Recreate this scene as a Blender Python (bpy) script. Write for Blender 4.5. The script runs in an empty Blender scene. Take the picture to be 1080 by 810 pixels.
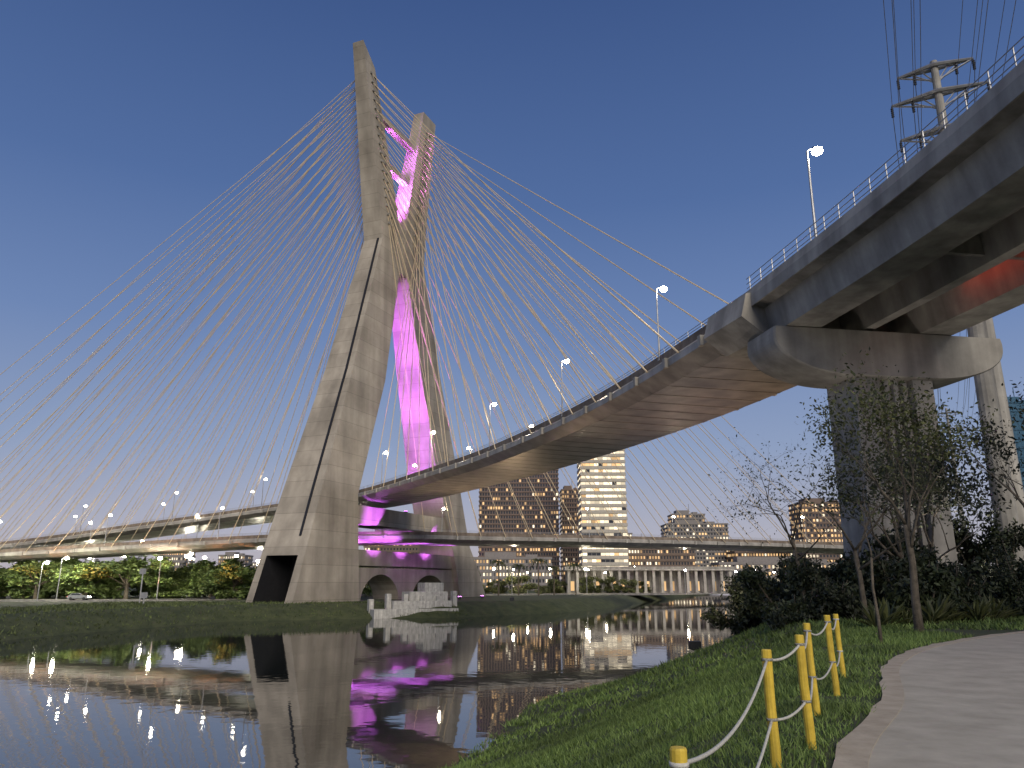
import bpy, math, random
import numpy as np
from mathutils import Vector, Matrix
random.seed(7); rng=np.random.default_rng(7)
sc=bpy.context.scene
COL=sc.collection
sc.view_settings.view_transform='Standard'
try: sc.view_settings.look='None'
except: pass
sc.view_settings.exposure=0
WATER=-6.4

# ---------------------------------------------------------------- materials
def newmat(name):
    m=bpy.data.materials.new(name); m.use_nodes=True
    nt=m.node_tree; b=nt.nodes['Principled BSDF']; return m,nt,b
def N(nt,t,**k):
    n=nt.nodes.new(t)
    for a,v in k.items(): setattr(n,a,v)
    return n
def mat_noise(name,c1,c2,scale=1.0,rough=.8,bump=.2,bdist=.05,lines=0,linew=.03,stain=True,metal=0):
    m,nt,b=newmat(name); L=nt.links
    tc=N(nt,'ShaderNodeNewGeometry'); pos=tc.outputs['Position']
    n1=N(nt,'ShaderNodeTexNoise'); n1.inputs['Scale'].default_value=scale; n1.inputs['Detail'].default_value=8; n1.inputs['Roughness'].default_value=.65
    L.new(pos,n1.inputs['Vector'])
    r=N(nt,'ShaderNodeValToRGB'); r.color_ramp.elements[0].position=.32; r.color_ramp.elements[1].position=.7
    r.color_ramp.elements[0].color=(*c1,1); r.color_ramp.elements[1].color=(*c2,1)
    L.new(n1.outputs['Fac'],r.inputs['Fac'])
    out=r.outputs['Color']
    if stain:
        mp=N(nt,'ShaderNodeMapping'); mp.inputs['Scale'].default_value=(1.2*scale*2,1.2*scale*2,.08*scale*2)
        L.new(pos,mp.inputs['Vector'])
        n2=N(nt,'ShaderNodeTexNoise'); n2.inputs['Scale'].default_value=1; n2.inputs['Detail'].default_value=5
        L.new(mp.outputs[0],n2.inputs['Vector'])
        mr=N(nt,'ShaderNodeMapRange'); mr.inputs['From Min'].default_value=.35; mr.inputs['From Max'].default_value=.65; mr.inputs['To Min'].default_value=.7; mr.inputs['To Max'].default_value=1.08
        L.new(n2.outputs['Fac'],mr.inputs['Value'])
        mx=N(nt,'ShaderNodeVectorMath',operation='SCALE'); L.new(out,mx.inputs[0]); L.new(mr.outputs[0],mx.inputs['Scale']); out=mx.outputs[0]
    if lines:
        sp=N(nt,'ShaderNodeSeparateXYZ'); L.new(pos,sp.inputs[0])
        d=N(nt,'ShaderNodeMath',operation='DIVIDE'); L.new(sp.outputs['Z'],d.inputs[0]); d.inputs[1].default_value=lines
        fl=N(nt,'ShaderNodeMath',operation='FLOOR'); L.new(d.outputs[0],fl.inputs[0])
        wn=N(nt,'ShaderNodeTexWhiteNoise',noise_dimensions='1D'); L.new(fl.outputs[0],wn.inputs['W'])
        mr2=N(nt,'ShaderNodeMapRange'); mr2.inputs['To Min'].default_value=.91; mr2.inputs['To Max'].default_value=1.06; L.new(wn.outputs['Value'],mr2.inputs['Value'])
        mx=N(nt,'ShaderNodeVectorMath',operation='SCALE'); L.new(out,mx.inputs[0]); L.new(mr2.outputs[0],mx.inputs['Scale']); out=mx.outputs[0]
        f=N(nt,'ShaderNodeMath',operation='FRACT'); L.new(d.outputs[0],f.inputs[0])
        lt=N(nt,'ShaderNodeMath',operation='LESS_THAN'); L.new(f.outputs[0],lt.inputs[0]); lt.inputs[1].default_value=linew
        mr3=N(nt,'ShaderNodeMapRange'); mr3.inputs['To Min'].default_value=1; mr3.inputs['To Max'].default_value=.66; L.new(lt.outputs[0],mr3.inputs['Value'])
        mx=N(nt,'ShaderNodeVectorMath',operation='SCALE'); L.new(out,mx.inputs[0]); L.new(mr3.outputs[0],mx.inputs['Scale']); out=mx.outputs[0]
    L.new(out,b.inputs['Base Color'])
    b.inputs['Roughness'].default_value=rough; b.inputs['Metallic'].default_value=metal
    if bump:
        bp=N(nt,'ShaderNodeBump'); bp.inputs['Strength'].default_value=bump; bp.inputs['Distance'].default_value=bdist
        n3=N(nt,'ShaderNodeTexNoise'); n3.inputs['Scale'].default_value=scale*6; n3.inputs['Detail'].default_value=6
        L.new(pos,n3.inputs['Vector']); L.new(n3.outputs['Fac'],bp.inputs['Height']); L.new(bp.outputs[0],b.inputs['Normal'])
    return m
def mat_flat(name,c,rough=.6,metal=0):
    return mat_noise(name,tuple(x*.8 for x in c),tuple(min(1,x*1.15) for x in c),scale=1.5,rough=rough,bump=0,stain=False,metal=metal)
def mat_emit(name,c,s,var=False):
    m,nt,b=newmat(name)
    b.inputs['Base Color'].default_value=(*[x*.3 for x in c],1); b.inputs['Emission Color'].default_value=(*c,1); b.inputs['Emission Strength'].default_value=s
    if var:
        g=N(nt,'ShaderNodeNewGeometry'); mr=N(nt,'ShaderNodeMapRange'); mr.inputs['To Min'].default_value=s*.25; mr.inputs['To Max'].default_value=s*1.5
        nt.links.new(g.outputs['Random Per Island'],mr.inputs['Value']); nt.links.new(mr.outputs[0],b.inputs['Emission Strength'])
    return m
def mat_leaf(name,c1,c2,rough=.6):
    m,nt,b=newmat(name); g=N(nt,'ShaderNodeNewGeometry'); r=N(nt,'ShaderNodeValToRGB')
    r.color_ramp.elements[0].color=(*c1,1); r.color_ramp.elements[1].color=(*c2,1)
    nt.links.new(g.outputs['Random Per Island'],r.inputs['Fac'])
    n=N(nt,'ShaderNodeTexNoise'); n.inputs['Scale'].default_value=.35; n.inputs['Detail'].default_value=3; nt.links.new(g.outputs['Position'],n.inputs['Vector'])
    mr=N(nt,'ShaderNodeMapRange'); mr.inputs['From Min'].default_value=.3; mr.inputs['From Max'].default_value=.7; mr.inputs['To Min'].default_value=.5; mr.inputs['To Max'].default_value=1.4; nt.links.new(n.outputs['Fac'],mr.inputs['Value'])
    mx=N(nt,'ShaderNodeVectorMath',operation='SCALE'); nt.links.new(r.outputs[0],mx.inputs[0]); nt.links.new(mr.outputs[0],mx.inputs['Scale'])
    nt.links.new(mx.outputs[0],b.inputs['Base Color']); b.inputs['Roughness'].default_value=rough
    return m
M={}
M['tower']=mat_noise('tower_concrete',(.28,.245,.20),(.45,.40,.335),.12,.85,.25,.05,lines=3.4,linew=.028)
M['conc']=mat_noise('deck_concrete',(.27,.255,.235),(.43,.41,.375),.35,.8,.25,.03)
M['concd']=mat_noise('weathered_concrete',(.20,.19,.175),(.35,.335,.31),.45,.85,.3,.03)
M['brownc']=mat_noise('dimmed_parapet_concrete',(.13,.10,.08),(.26,.21,.17),.5,.85,.3,.03)  # base browned and darkened to dim the sunlit left decks; streaks are stains
M['soffit']=mat_noise('deck_soffit_concrete',(.23,.215,.195),(.40,.375,.34),.25,.32,.12,.03)
M['white']=mat_noise('painted_white',(.34,.33,.31),(.60,.58,.54),1.6,.7,.1)
M['asph']=mat_noise('asphalt',(.04,.04,.042),(.065,.063,.06),2,.85,.3,stain=False)
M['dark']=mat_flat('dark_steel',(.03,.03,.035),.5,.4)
M['wirem']=mat_flat('wire_aluminium',(.10,.10,.11),.5,.4)
M['steel']=mat_flat('galvanised_steel',(.35,.35,.36),.45,.7)
M['cable']=mat_flat('cable_sheath',(.60,.48,.32),.55)
M['path']=mat_noise('path_surface',(.36,.325,.26),(.52,.475,.39),1.3,.9,.5,.02,stain=False)
M['kerb']=mat_noise('kerb_concrete',(.36,.30,.225),(.52,.45,.35),2.5,.9,.4,.02,stain=False)
M['yellow']=mat_noise('yellow_paint',(.55,.38,.03),(.80,.58,.07),7,.6,.3,.01)
M['rope']=mat_noise('rope_fibre',(.48,.47,.42),(.70,.68,.62),30,.9,.6,.01,stain=False)
M['bark']=mat_noise('bark',(.07,.058,.042),(.21,.175,.13),5,.9,.8,.03)
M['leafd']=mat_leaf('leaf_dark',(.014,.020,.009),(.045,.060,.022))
M['leafm']=mat_leaf('leaf_olive',(.04,.052,.016),(.115,.125,.04))
M['leafg']=mat_leaf('leaf_green',(.055,.095,.022),(.15,.20,.05))
M['grassb']=mat_leaf('grass_blades',(.065,.115,.022),(.19,.27,.07),.7)
M['grassf']=mat_leaf('bank_grass_blades',(.035,.052,.016),(.10,.125,.04),.8)
M['lamp']=mat_emit('lamp_glow',(1,.90,.72),110)
M['redl']=mat_emit('red_light',(1,.08,.03),8)
M['winw']=mat_emit('window_warm',(1,.62,.28),.8,True)
M['winc']=mat_emit('window_cool',(1,.86,.62),1.2,True)
M['wind']=mat_flat('window_dark',(.035,.04,.05),.12)
M['bd']=mat_flat('facade_brown',(.15,.11,.09),.8)
M['bl']=mat_flat('facade_light',(.40,.37,.33),.8)
M['bm']=mat_flat('facade_grey',(.20,.185,.18),.8)
M['glass']=mat_flat('facade_glass',(.05,.12,.18),.15,.3)
M['purple']=mat_emit('purple_floodlight',(.8,.2,1),25)
M['cargrey']=mat_flat('car_paint_grey',(.25,.26,.27),.3,.3)
M['carblk']=mat_flat('car_tyre_rubber',(.02,.02,.02),.8)

# ---------------------------------------------------------------- mesh helpers
class MB:
    def __init__(s): s.v=[]; s.f=[]; s.m=[]
    def face(s,pts,mi=0):
        i=len(s.v); s.v+= [tuple(p) for p in pts]; s.f.append(tuple(range(i,i+len(pts)))); s.m.append(mi)
    def loft(s,rings,mi=0,caps=True,closed=True):
        n=len(rings[0]); base=len(s.v)
        for r in rings: s.v+=[tuple(p) for p in r]
        for k in range(len(rings)-1):
            for i in range(n if closed else n-1):
                a=base+k*n+i; b=base+k*n+(i+1)%n
                s.f.append((a,b,b+n,a+n)); s.m.append(mi)
        if caps and closed:
            s.f.append(tuple(base+i for i in range(n))[::-1]); s.m.append(mi)
            e=base+(len(rings)-1)*n; s.f.append(tuple(e+i for i in range(n))); s.m.append(mi)
    def box(s,c,sx,sy,sz,rot=0,mi=0):
        ca,sa=math.cos(rot),math.sin(rot)
        def P(x,y,z): return (c[0]+x*ca-y*sa,c[1]+x*sa+y*ca,c[2]+z)
        h=[(-sx/2,-sy/2),(sx/2,-sy/2),(sx/2,sy/2),(-sx/2,sy/2)]
        s.loft([[P(x,y,-sz/2) for x,y in h],[P(x,y,sz/2) for x,y in h]],mi)
    def tube(s,pts,rad,sides=6,mi=0):
        pts=[Vector(p) for p in pts]
        if not hasattr(rad,'__len__'): rad=[rad]*len(pts)
        rings=[]
        for i,p in enumerate(pts):
            t=(pts[min(i+1,len(pts)-1)]-pts[max(i-1,0)]).normalized()
            a=Vector((0,0,1)) if abs(t.z)<.9 else Vector((1,0,0))
            u=t.cross(a).normalized(); w=t.cross(u)
            rings.append([p+ (u*math.cos(k*2*math.pi/sides)+w*math.sin(k*2*math.pi/sides))*rad[i] for k in range(sides)])
        s.loft(rings,mi)
    def ball(s,c,r,mi=0,seg=8,rings=6,sz=1):
        rr=[]
        for j in range(rings+1):
            ph=math.pi*(.02+.96*j/rings)
            rr.append([(c[0]+r*math.sin(ph)*math.cos(2*math.pi*i/seg),c[1]+r*math.sin(ph)*math.sin(2*math.pi*i/seg),c[2]-r*sz*math.cos(ph)) for i in range(seg)])
        s.loft(rr,mi)
    def mesh(s,name,mats,fix=True,smooth=False):
        me=bpy.data.meshes.new(name); me.from_pydata(s.v,[],s.f)
        for m in mats: me.materials.append(M[m] if isinstance(m,str) else m)
        me.polygons.foreach_set('material_index',s.m)
        if smooth: me.polygons.foreach_set('use_smooth',[True]*len(s.f))
        me.update()
        if fix:
            import bmesh
            bm=bmesh.new(); bm.from_mesh(me); bmesh.ops.recalc_face_normals(bm,faces=bm.faces); bm.to_mesh(me); bm.free()
        return me
def obj(name,data,parent=None,loc=(0,0,0),rot=0,label=None,cat=None,group=None,kind=None):
    o=bpy.data.objects.new(name,data); COL.objects.link(o); o.location=loc; o.rotation_euler=(0,0,rot)
    if parent: o.parent=parent
    if label: o['label']=label
    if cat: o['category']=cat
    if group: o['group']=group
    if kind: o['kind']=kind
    return o
def empty(name,label,cat,loc=(0,0,0),rot=0,group=None):
    o=obj(name,None,None,loc,rot,label,cat,group); o.empty_display_size=.5; return o
def part(name,mb,mats,parent,**k):
    o=obj(name,mb.mesh(name,mats,smooth=k.pop('smooth',False)),parent,**k)
    o.location=-parent.location if parent.type=='EMPTY' else (0,0,0)
    return o
def copy_thing(src,loc,rot=0,scale=1):
    o=src.copy(); COL.objects.link(o); o.location=loc; o.rotation_euler=(0,0,rot); o.scale=(scale,)*3 if not hasattr(scale,'__len__') else scale
    def rec(a,b):
        for c in a.children:
            if c.type=='LIGHT': continue
            cc=c.copy(); COL.objects.link(cc); cc.parent=b; rec(c,cc)
    rec(src,o)
    return o
def spline(P,n=20):
    P=[Vector(p) for p in P]; Q=[P[0]*2-P[1]]+P+[P[-1]*2-P[-2]]; out=[]
    for i in range(1,len(Q)-2):
        for k in range(n):
            t=k/n; a,b,c,d=Q[i-1],Q[i],Q[i+1],Q[i+2]
            out.append(.5*((2*b)+(c-a)*t+(2*a-5*b+4*c-d)*t*t+(3*b-a-3*c+d)*t**3))
    out.append(P[-1]); return out
class Path:
    def __init__(s,P,n=20):
        s.p=spline(P,n); s.d=[0]
        for a,b in zip(s.p,s.p[1:]): s.d.append(s.d[-1]+(b-a).length)
        s.L=s.d[-1]
    def at(s,d):
        d=max(0,min(s.L-1e-4,d)); i=int(np.searchsorted(s.d,d,side='right'))-1; i=min(i,len(s.p)-2)
        f=(d-s.d[i])/(s.d[i+1]-s.d[i]); p=s.p[i].lerp(s.p[i+1],f)
        a=s.p[max(i-1,0)]; b=s.p[min(i+2,len(s.p)-1)]
        t=(b-a); t.z=0; t.normalize(); return p,t,Vector((t.y,-t.x,0))
    def near(s,x,y):
        return min(zip(s.p,s.d),key=lambda q:(q[0].x-x)**2+(q[0].y-y)**2)[1]
def sweep(mb,path,prof,d0,d1,step=2.5,mi=0):
    n=max(2,int((d1-d0)/step)); rings=[]
    for k in range(n+1):
        p,t,r=path.at(d0+(d1-d0)*k/n); rings.append([p+r*a+Vector((0,0,z)) for a,z in prof])
    mb.loft(rings,mi)

# ---------------------------------------------------------------- world
w=bpy.data.worlds.new('World'); sc.world=w; w.use_nodes=True; nt=w.node_tree
bg=nt.nodes['Background']; tc=N(nt,'ShaderNodeTexCoord'); sp=N(nt,'ShaderNodeSeparateXYZ'); r=N(nt,'ShaderNodeValToRGB')
nt.links.new(tc.outputs['Generated'],sp.inputs[0]); nt.links.new(sp.outputs['Z'],r.inputs[0]); nt.links.new(r.outputs[0],bg.inputs['Color'])
els=[(0,(.47,.42,.44)),(.06,(.42,.425,.51)),(.16,(.27,.345,.52)),(.3,(.155,.240,.455)),(.46,(.085,.155,.35)),(.66,(.048,.096,.25)),(1,(.028,.06,.18))]
cr=r.color_ramp
cr.elements[0].position=0; cr.elements[0].color=(*els[0][1],1); cr.elements[1].position=1; cr.elements[1].color=(*els[-1][1],1)
for p,c in els[1:-1]:
    e=cr.elements.new(p); e.color=(*c,1)
bg.inputs['Strength'].default_value=1
sun=bpy.data.lights.new('afterglow_sun','SUN'); sun.energy=2.8; sun.angle=math.radians(40); sun.color=(1,.90,.74)
so=obj('sun',sun); so.rotation_euler=Vector((.25,-.85,.50)).to_track_quat('Z','Y').to_euler()

# ---------------------------------------------------------------- terrain
near=[(-45,-90),(-15,0),(-2.4,30),(1.2,44),(9.4,58),(17.4,76),(35,120),(62,200),(84,262),(130,400),(300,900)]
far=[(-95,-90),(-70,0),(-60,66),(-57,104),(-48,136),(-30,146),(-10,152),(12,176),(28,217),(52,290),(95,420),(260,900)]
poly=np.array(near+far[::-1],float)
def seg_dist(X,Y,pl):
    D=np.full(X.shape,1e9)
    for (x0,y0),(x1,y1) in zip(pl,pl[1:]):
        dx,dy=x1-x0,y1-y0; t=np.clip(((X-x0)*dx+(Y-y0)*dy)/(dx*dx+dy*dy),0,1)
        D=np.minimum(D,np.hypot(X-x0-t*dx,Y-y0-t*dy))
    return D
def inside(X,Y):
    c=np.zeros(X.shape,bool); n=len(poly)
    for i in range(n):
        x0,y0=poly[i]; x1,y1=poly[(i+1)%n]
        if y0==y1: continue
        cond=((y0>Y)!=(y1>Y))&(X<(x1-x0)*(Y-y0)/(y1-y0)+x0); c^=cond
    return c
def wav(X,Y):
    return .5*np.sin(X*.31+Y*.17)+.35*np.sin(X*.83-Y*.61+1)+.25*np.sin(X*1.9+Y*1.3+2)+.3*np.sin(Y*.45-X*.2)
def ground(X,Y):
    X=np.asarray(X,float); Y=np.asarray(Y,float)
    dn=seg_dist(X,Y,near); df=seg_dist(X,Y,far); ins=inside(X,Y)
    wv=wav(X,Y)
    isn=dn<df
    dn2=dn+wv*.6*np.clip(1-dn/8,0,1)
    q=np.clip(dn2/13,0,1)
    zn=WATER+4.8*(q**1.15)
    zn=zn+ .07*wv*np.clip(1-dn/14,0,1)
    zf=WATER+2.6*np.clip((df+wv*.6+.5)/6,0,1)
    z=np.where(isn,zn,zf)
    z=np.where(ins,WATER-1.5*np.clip(np.minimum(dn,df)/4,.02,1)-.1,z)
    return z
Ng=380; U=np.linspace(-1,1,Ng)
xs=8*np.sinh(U*6.7); ys=30+8*np.sinh(U*6.7)
X,Y=np.meshgrid(xs,ys); Z=ground(X,Y)
V=np.stack([X.ravel(),Y.ravel(),Z.ravel()],1)
i=np.arange(Ng*Ng).reshape(Ng,Ng); F=np.stack([i[:-1,:-1].ravel(),i[:-1,1:].ravel(),i[1:,1:].ravel(),i[1:,:-1].ravel()],1)
def npmesh(name,V,F,mats,smooth=False):
    me=bpy.data.meshes.new(name); k=F.shape[1]
    me.vertices.add(len(V)); me.vertices.foreach_set('co',V.astype(np.float32).ravel())
    me.loops.add(F.size); me.loops.foreach_set('vertex_index',F.astype(np.int32).ravel())
    me.polygons.add(len(F)); me.polygons.foreach_set('loop_start',np.arange(0,F.size,k,dtype=np.int32))
    me.polygons.foreach_set('loop_total',np.full(len(F),k,dtype=np.int32))
    if smooth: me.polygons.foreach_set('use_smooth',np.ones(len(F),bool))
    for m in mats: me.materials.append(M[m])
    me.update(calc_edges=True); return me
M['ground']=mat_noise('ground_grass',(.028,.040,.014),(.075,.085,.034),.5,.95,.8,.08,stain=False)
obj('ground',npmesh('ground',V,F,['ground'],True),kind='structure',label='grassy river banks and flat ground')
m,nt,b=newmat('river_water'); b.inputs['Base Color'].default_value=(.022,.025,.023,1); b.inputs['Roughness'].default_value=.025; b.inputs['IOR'].default_value=2.8
g=N(nt,'ShaderNodeNewGeometry'); n1=N(nt,'ShaderNodeTexNoise'); n1.inputs['Scale'].default_value=.8; n1.inputs['Detail'].default_value=2
n2=N(nt,'ShaderNodeTexNoise'); n2.inputs['Scale'].default_value=.12; ad=N(nt,'ShaderNodeMath',operation='ADD')
bp=N(nt,'ShaderNodeBump'); bp.inputs['Strength'].default_value=.11; bp.inputs['Distance'].default_value=.05
for a in (n1,n2): nt.links.new(g.outputs['Position'],a.inputs['Vector'])
nt.links.new(n1.outputs['Fac'],ad.inputs[0]); nt.links.new(n2.outputs['Fac'],ad.inputs[1]); nt.links.new(ad.outputs[0],bp.inputs['Height']); nt.links.new(bp.outputs[0],b.inputs['Normal'])
M['water']=m
mb=MB(); mb.face([(-120,-95,WATER),(330,-95,WATER),(330,900,WATER),(-120,900,WATER)])
obj('river_water',mb.mesh('river_water',['water'],False),kind='structure',label='calm dark river mirroring the bridge')

left=Path([(.6,2,0),(2.85,7.5,0),(5.1,11.4,0),(7.6,16.5,0),(11.2,21.4,0),(17.5,27.2,0),(27,33,0),(45,42,0)],16)
mb=MB(); mk=MB()
n=90; rows=[];rk=[]
for k in range(n+1):
    p,t,r=left.at(left.L*k/n)
    w_=4.6; zz=-1.57; je=.03*math.sin(k*1.7)+.02*math.sin(k*3.1)
    rows.append([Vector((p.x,p.y,zz-.15))+r*.3,Vector((p.x,p.y,zz))+r*.3,Vector((p.x,p.y,zz))+r*w_,Vector((p.x,p.y,zz-.15))+r*w_])
    rk.append([Vector((p.x,p.y,zz-.15))+r*je,Vector((p.x,p.y,zz+.006))+r*je,Vector((p.x,p.y,zz+.006))+r*.3,Vector((p.x,p.y,zz-.15))+r*.3])
mb.loft(rows,0,closed=True); mk.loft(rk,0)
obj('path',mb.mesh('path',['path']),kind='structure',label='worn beige walking path beside the river')
obj('path_kerb',mk.mesh('path_kerb',['kerb']),kind='structure',label='flush concrete edging of the path')

def blades(specs,mat):
    A=[]
    for (n,x0,x1,y0,y1,h,wd) in specs:
        x=rng.uniform(x0,x1,n); y=rng.uniform(y0,y1,n)
        ins=inside(x,y)
        pl=[(q.x,q.y) for q in left.p[::4]]
        dp=np.full(n,1e9); side=np.ones(n)
        for (ax,ay),(bx,by) in zip(pl,pl[1:]):
            dx,dy=bx-ax,by-ay; t=np.clip(((x-ax)*dx+(y-ay)*dy)/(dx*dx+dy*dy),0,1); d=np.hypot(x-ax-t*dx,y-ay-t*dy)
            cr_=dx*(y-ay)-dy*(x-ax); upd=d<dp; dp=np.where(upd,d,dp); side=np.where(upd,np.sign(cr_),side)
        clump=(np.sin(x*2.1+np.sin(y*1.7)*2)+np.sin(y*2.7+np.sin(x*1.1)*2))*.5
        keep=(~ins)&((side>0)&(dp>rng.random(n)*.35-.08)|(dp>5))&(rng.random(n)<.8+.25*clump)
        x=x[keep];y=y[keep];clump=clump[keep]
        hh=h*(.5+rng.random(len(x)))*(1+.5*clump)
        A.append((x,y,ground(x,y)-.01,hh,np.full(len(x),wd)))
    x,y,z,h,wd=[np.concatenate(a) for a in zip(*A)]
    n=len(x); an=rng.uniform(0,2*math.pi,n); lx=rng.normal(0,.5,n)*h; ly=rng.normal(0,.5,n)*h
    c,s_=np.cos(an)*wd,np.sin(an)*wd
    V=np.empty((n,3,3)); V[:,0]=np.stack([x-c,y-s_,z],1); V[:,1]=np.stack([x+c,y+s_,z],1); V[:,2]=np.stack([x+lx,y+ly,z+h],1)
    return npmesh('grass',V.reshape(-1,3),np.arange(n*3).reshape(n,3),[mat])
obj('grass',blades([(120000,-6,7,2.5,14,.075,.009),(100000,-6,14,12,30,.10,.015),(70000,-4,24,28,75,.15,.036)],'grassb'),kind='stuff',label='short uneven green grass covering the near bank')
obj('grass',blades([(42000,-78,12,50,158,.28,.11)],'grassf'),kind='stuff',label='dull rough grass on the far river bank')

# ---------------------------------------------------------------- bridge tower
C0=(-31.8,184.5)
def Lc(t,s,z): return Vector((C0[0]+.39*t+.92*s, C0[1]+.92*t-.39*s, z))
rotd=math.atan2(.92,.39)
bridge=empty('cable_stayed_bridge','tall concrete X-shaped cable stayed bridge lit purple beside the river','bridge',(-28,190,-3.8))
def ringz(sec):
    z,t0,t1,s0,s1=sec[:5]; zi=sec[5] if len(sec)>5 else z
    return [Lc(t0,s0,z),Lc(t0,s1,z),Lc(t1,s1,zi),Lc(t1,s0,zi)]
nearS=[(-5.2,-36.4,-13.8,-6.1,5.1),(18.7,-28.2,-15.2,-5.4,4.4),(47,-18,-4.6,-4.5,3.3),(84,-6.6,3,-3.5,2),(96,-9.4,-.5,-3.2,1.8),(134,-18,-12.2,-2.2,1,129.5)]
farS=[(-5.2,34.5,51.5,-6,5),(3,32,46,-5.8,4.8),(10,29.5,40,-5.6,4.6),(29,21,33.5,-5,3.9),(55,12.5,23.5,-4.4,3),(84,4,14.5,-3.5,2),(96,5.5,15.5,-3.2,1.8),(132.5,13.4,20.6,-2.2,1)]
def leg(secs,name):
    mb=MB(); mb.loft([ringz(s) for s in secs]); return mb.mesh(name,['tower','dark'])
def cut(me,cutters):
    o=bpy.data.objects.new('t',me); COL.objects.link(o); tmp=[]
    for c in cutters:
        co=bpy.data.objects.new('c',c); COL.objects.link(co); tmp.append(co)
        md=o.modifiers.new('b','BOOLEAN'); md.object=co; md.operation='DIFFERENCE'; md.solver='EXACT'
    dg=bpy.context.evaluated_depsgraph_get(); m2=bpy.data.meshes.new_from_object(o.evaluated_get(dg))
    for t in tmp+[o]: bpy.data.objects.remove(t)
    return m2
def addp(name,me,**k):
    o=obj(name,me,bridge,**k); o.location=-bridge.location; return o
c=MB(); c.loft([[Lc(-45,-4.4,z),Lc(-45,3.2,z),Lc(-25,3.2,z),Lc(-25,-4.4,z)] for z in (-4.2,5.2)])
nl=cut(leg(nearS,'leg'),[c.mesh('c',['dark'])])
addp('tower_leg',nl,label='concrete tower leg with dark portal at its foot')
addp('tower_leg',leg(farS,'leg'),label='concrete tower leg washed in purple light')
mb=MB(); mb.loft([[Lc(a,-3.3,z),Lc(a,1.7,z),Lc(b_,1.7,z),Lc(b_,-3.3,z)] for z,a,b_ in ((78,-6,8),(85,-4,10),(91,-4,9))])
addp('tower_waist',mb.mesh('waist',['tower']))
for z0,z1,a,b_ in ((12.6,16.6,-17,30),(3.6,7.0,-17,34)):
    mb=MB(); mb.loft([[Lc(a,-4.2,z),Lc(a,3.6,z),Lc(b_,3.6,z),Lc(b_,-4.2,z)] for z in (z0,z1)])
    addp('tower_crossbeam',mb.mesh('crossbeam',['tower']))
for z in (106,118):
    mb=MB(); f=(z-96)/36; a=-2-11*f; b_=7+8*f
    mb.loft([[Lc(a,-1.6,zz),Lc(a,.4,zz),Lc(b_,.4,zz),Lc(b_,-1.6,zz)] for zz in (z,z+1.6)]); addp('tower_tie',mb.mesh('tie',['tower']))
mb=MB(); mb.loft([[Lc(-16,-3.6,z),Lc(-16,3.4,z),Lc(36,3.4,z),Lc(36,-3.6,z)] for z in (-5.3,3.2)])
cs=[]
for tc_,rr in ((-3,8),(20,9)):
    c=MB(); prof=[(tc_-rr,-7)]+[(tc_+rr*math.cos(a),-4.4+6.2*math.sin(a)) for a in [math.pi*(1-k/14) for k in range(15)]]+[(tc_+rr,-7)]
    c.loft([[Lc(t,s,z) for t,z in prof] for s in (-8,8)]); cs.append(c.mesh('c',['tower']))
addp('tower_base',cut(mb.mesh('b',['tower']),cs),label='arched concrete base joining both legs')
mb=MB()
rings=[]
for z,t0,t1,s0,s1 in [s[:5] for s in nearS[:4]]:
    sm=s1-(s1-s0)*.22
    rings.append([Lc(t0-.25,sm-.25,z),Lc(t0-.25,sm+.25,z),Lc(t0+.1,sm+.25,z),Lc(t0+.1,sm-.25,z)])
rings[0]=[Vector((a.x,a.y,9)) for a in [Lc(-31.7,2.2,9),Lc(-31.7,2.7,9),Lc(-31.0,2.7,9),Lc(-31.0,2.2,9)]]
mb.loft(rings); addp('maintenance_ladder',mb.mesh('ladder',['dark']))

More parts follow.
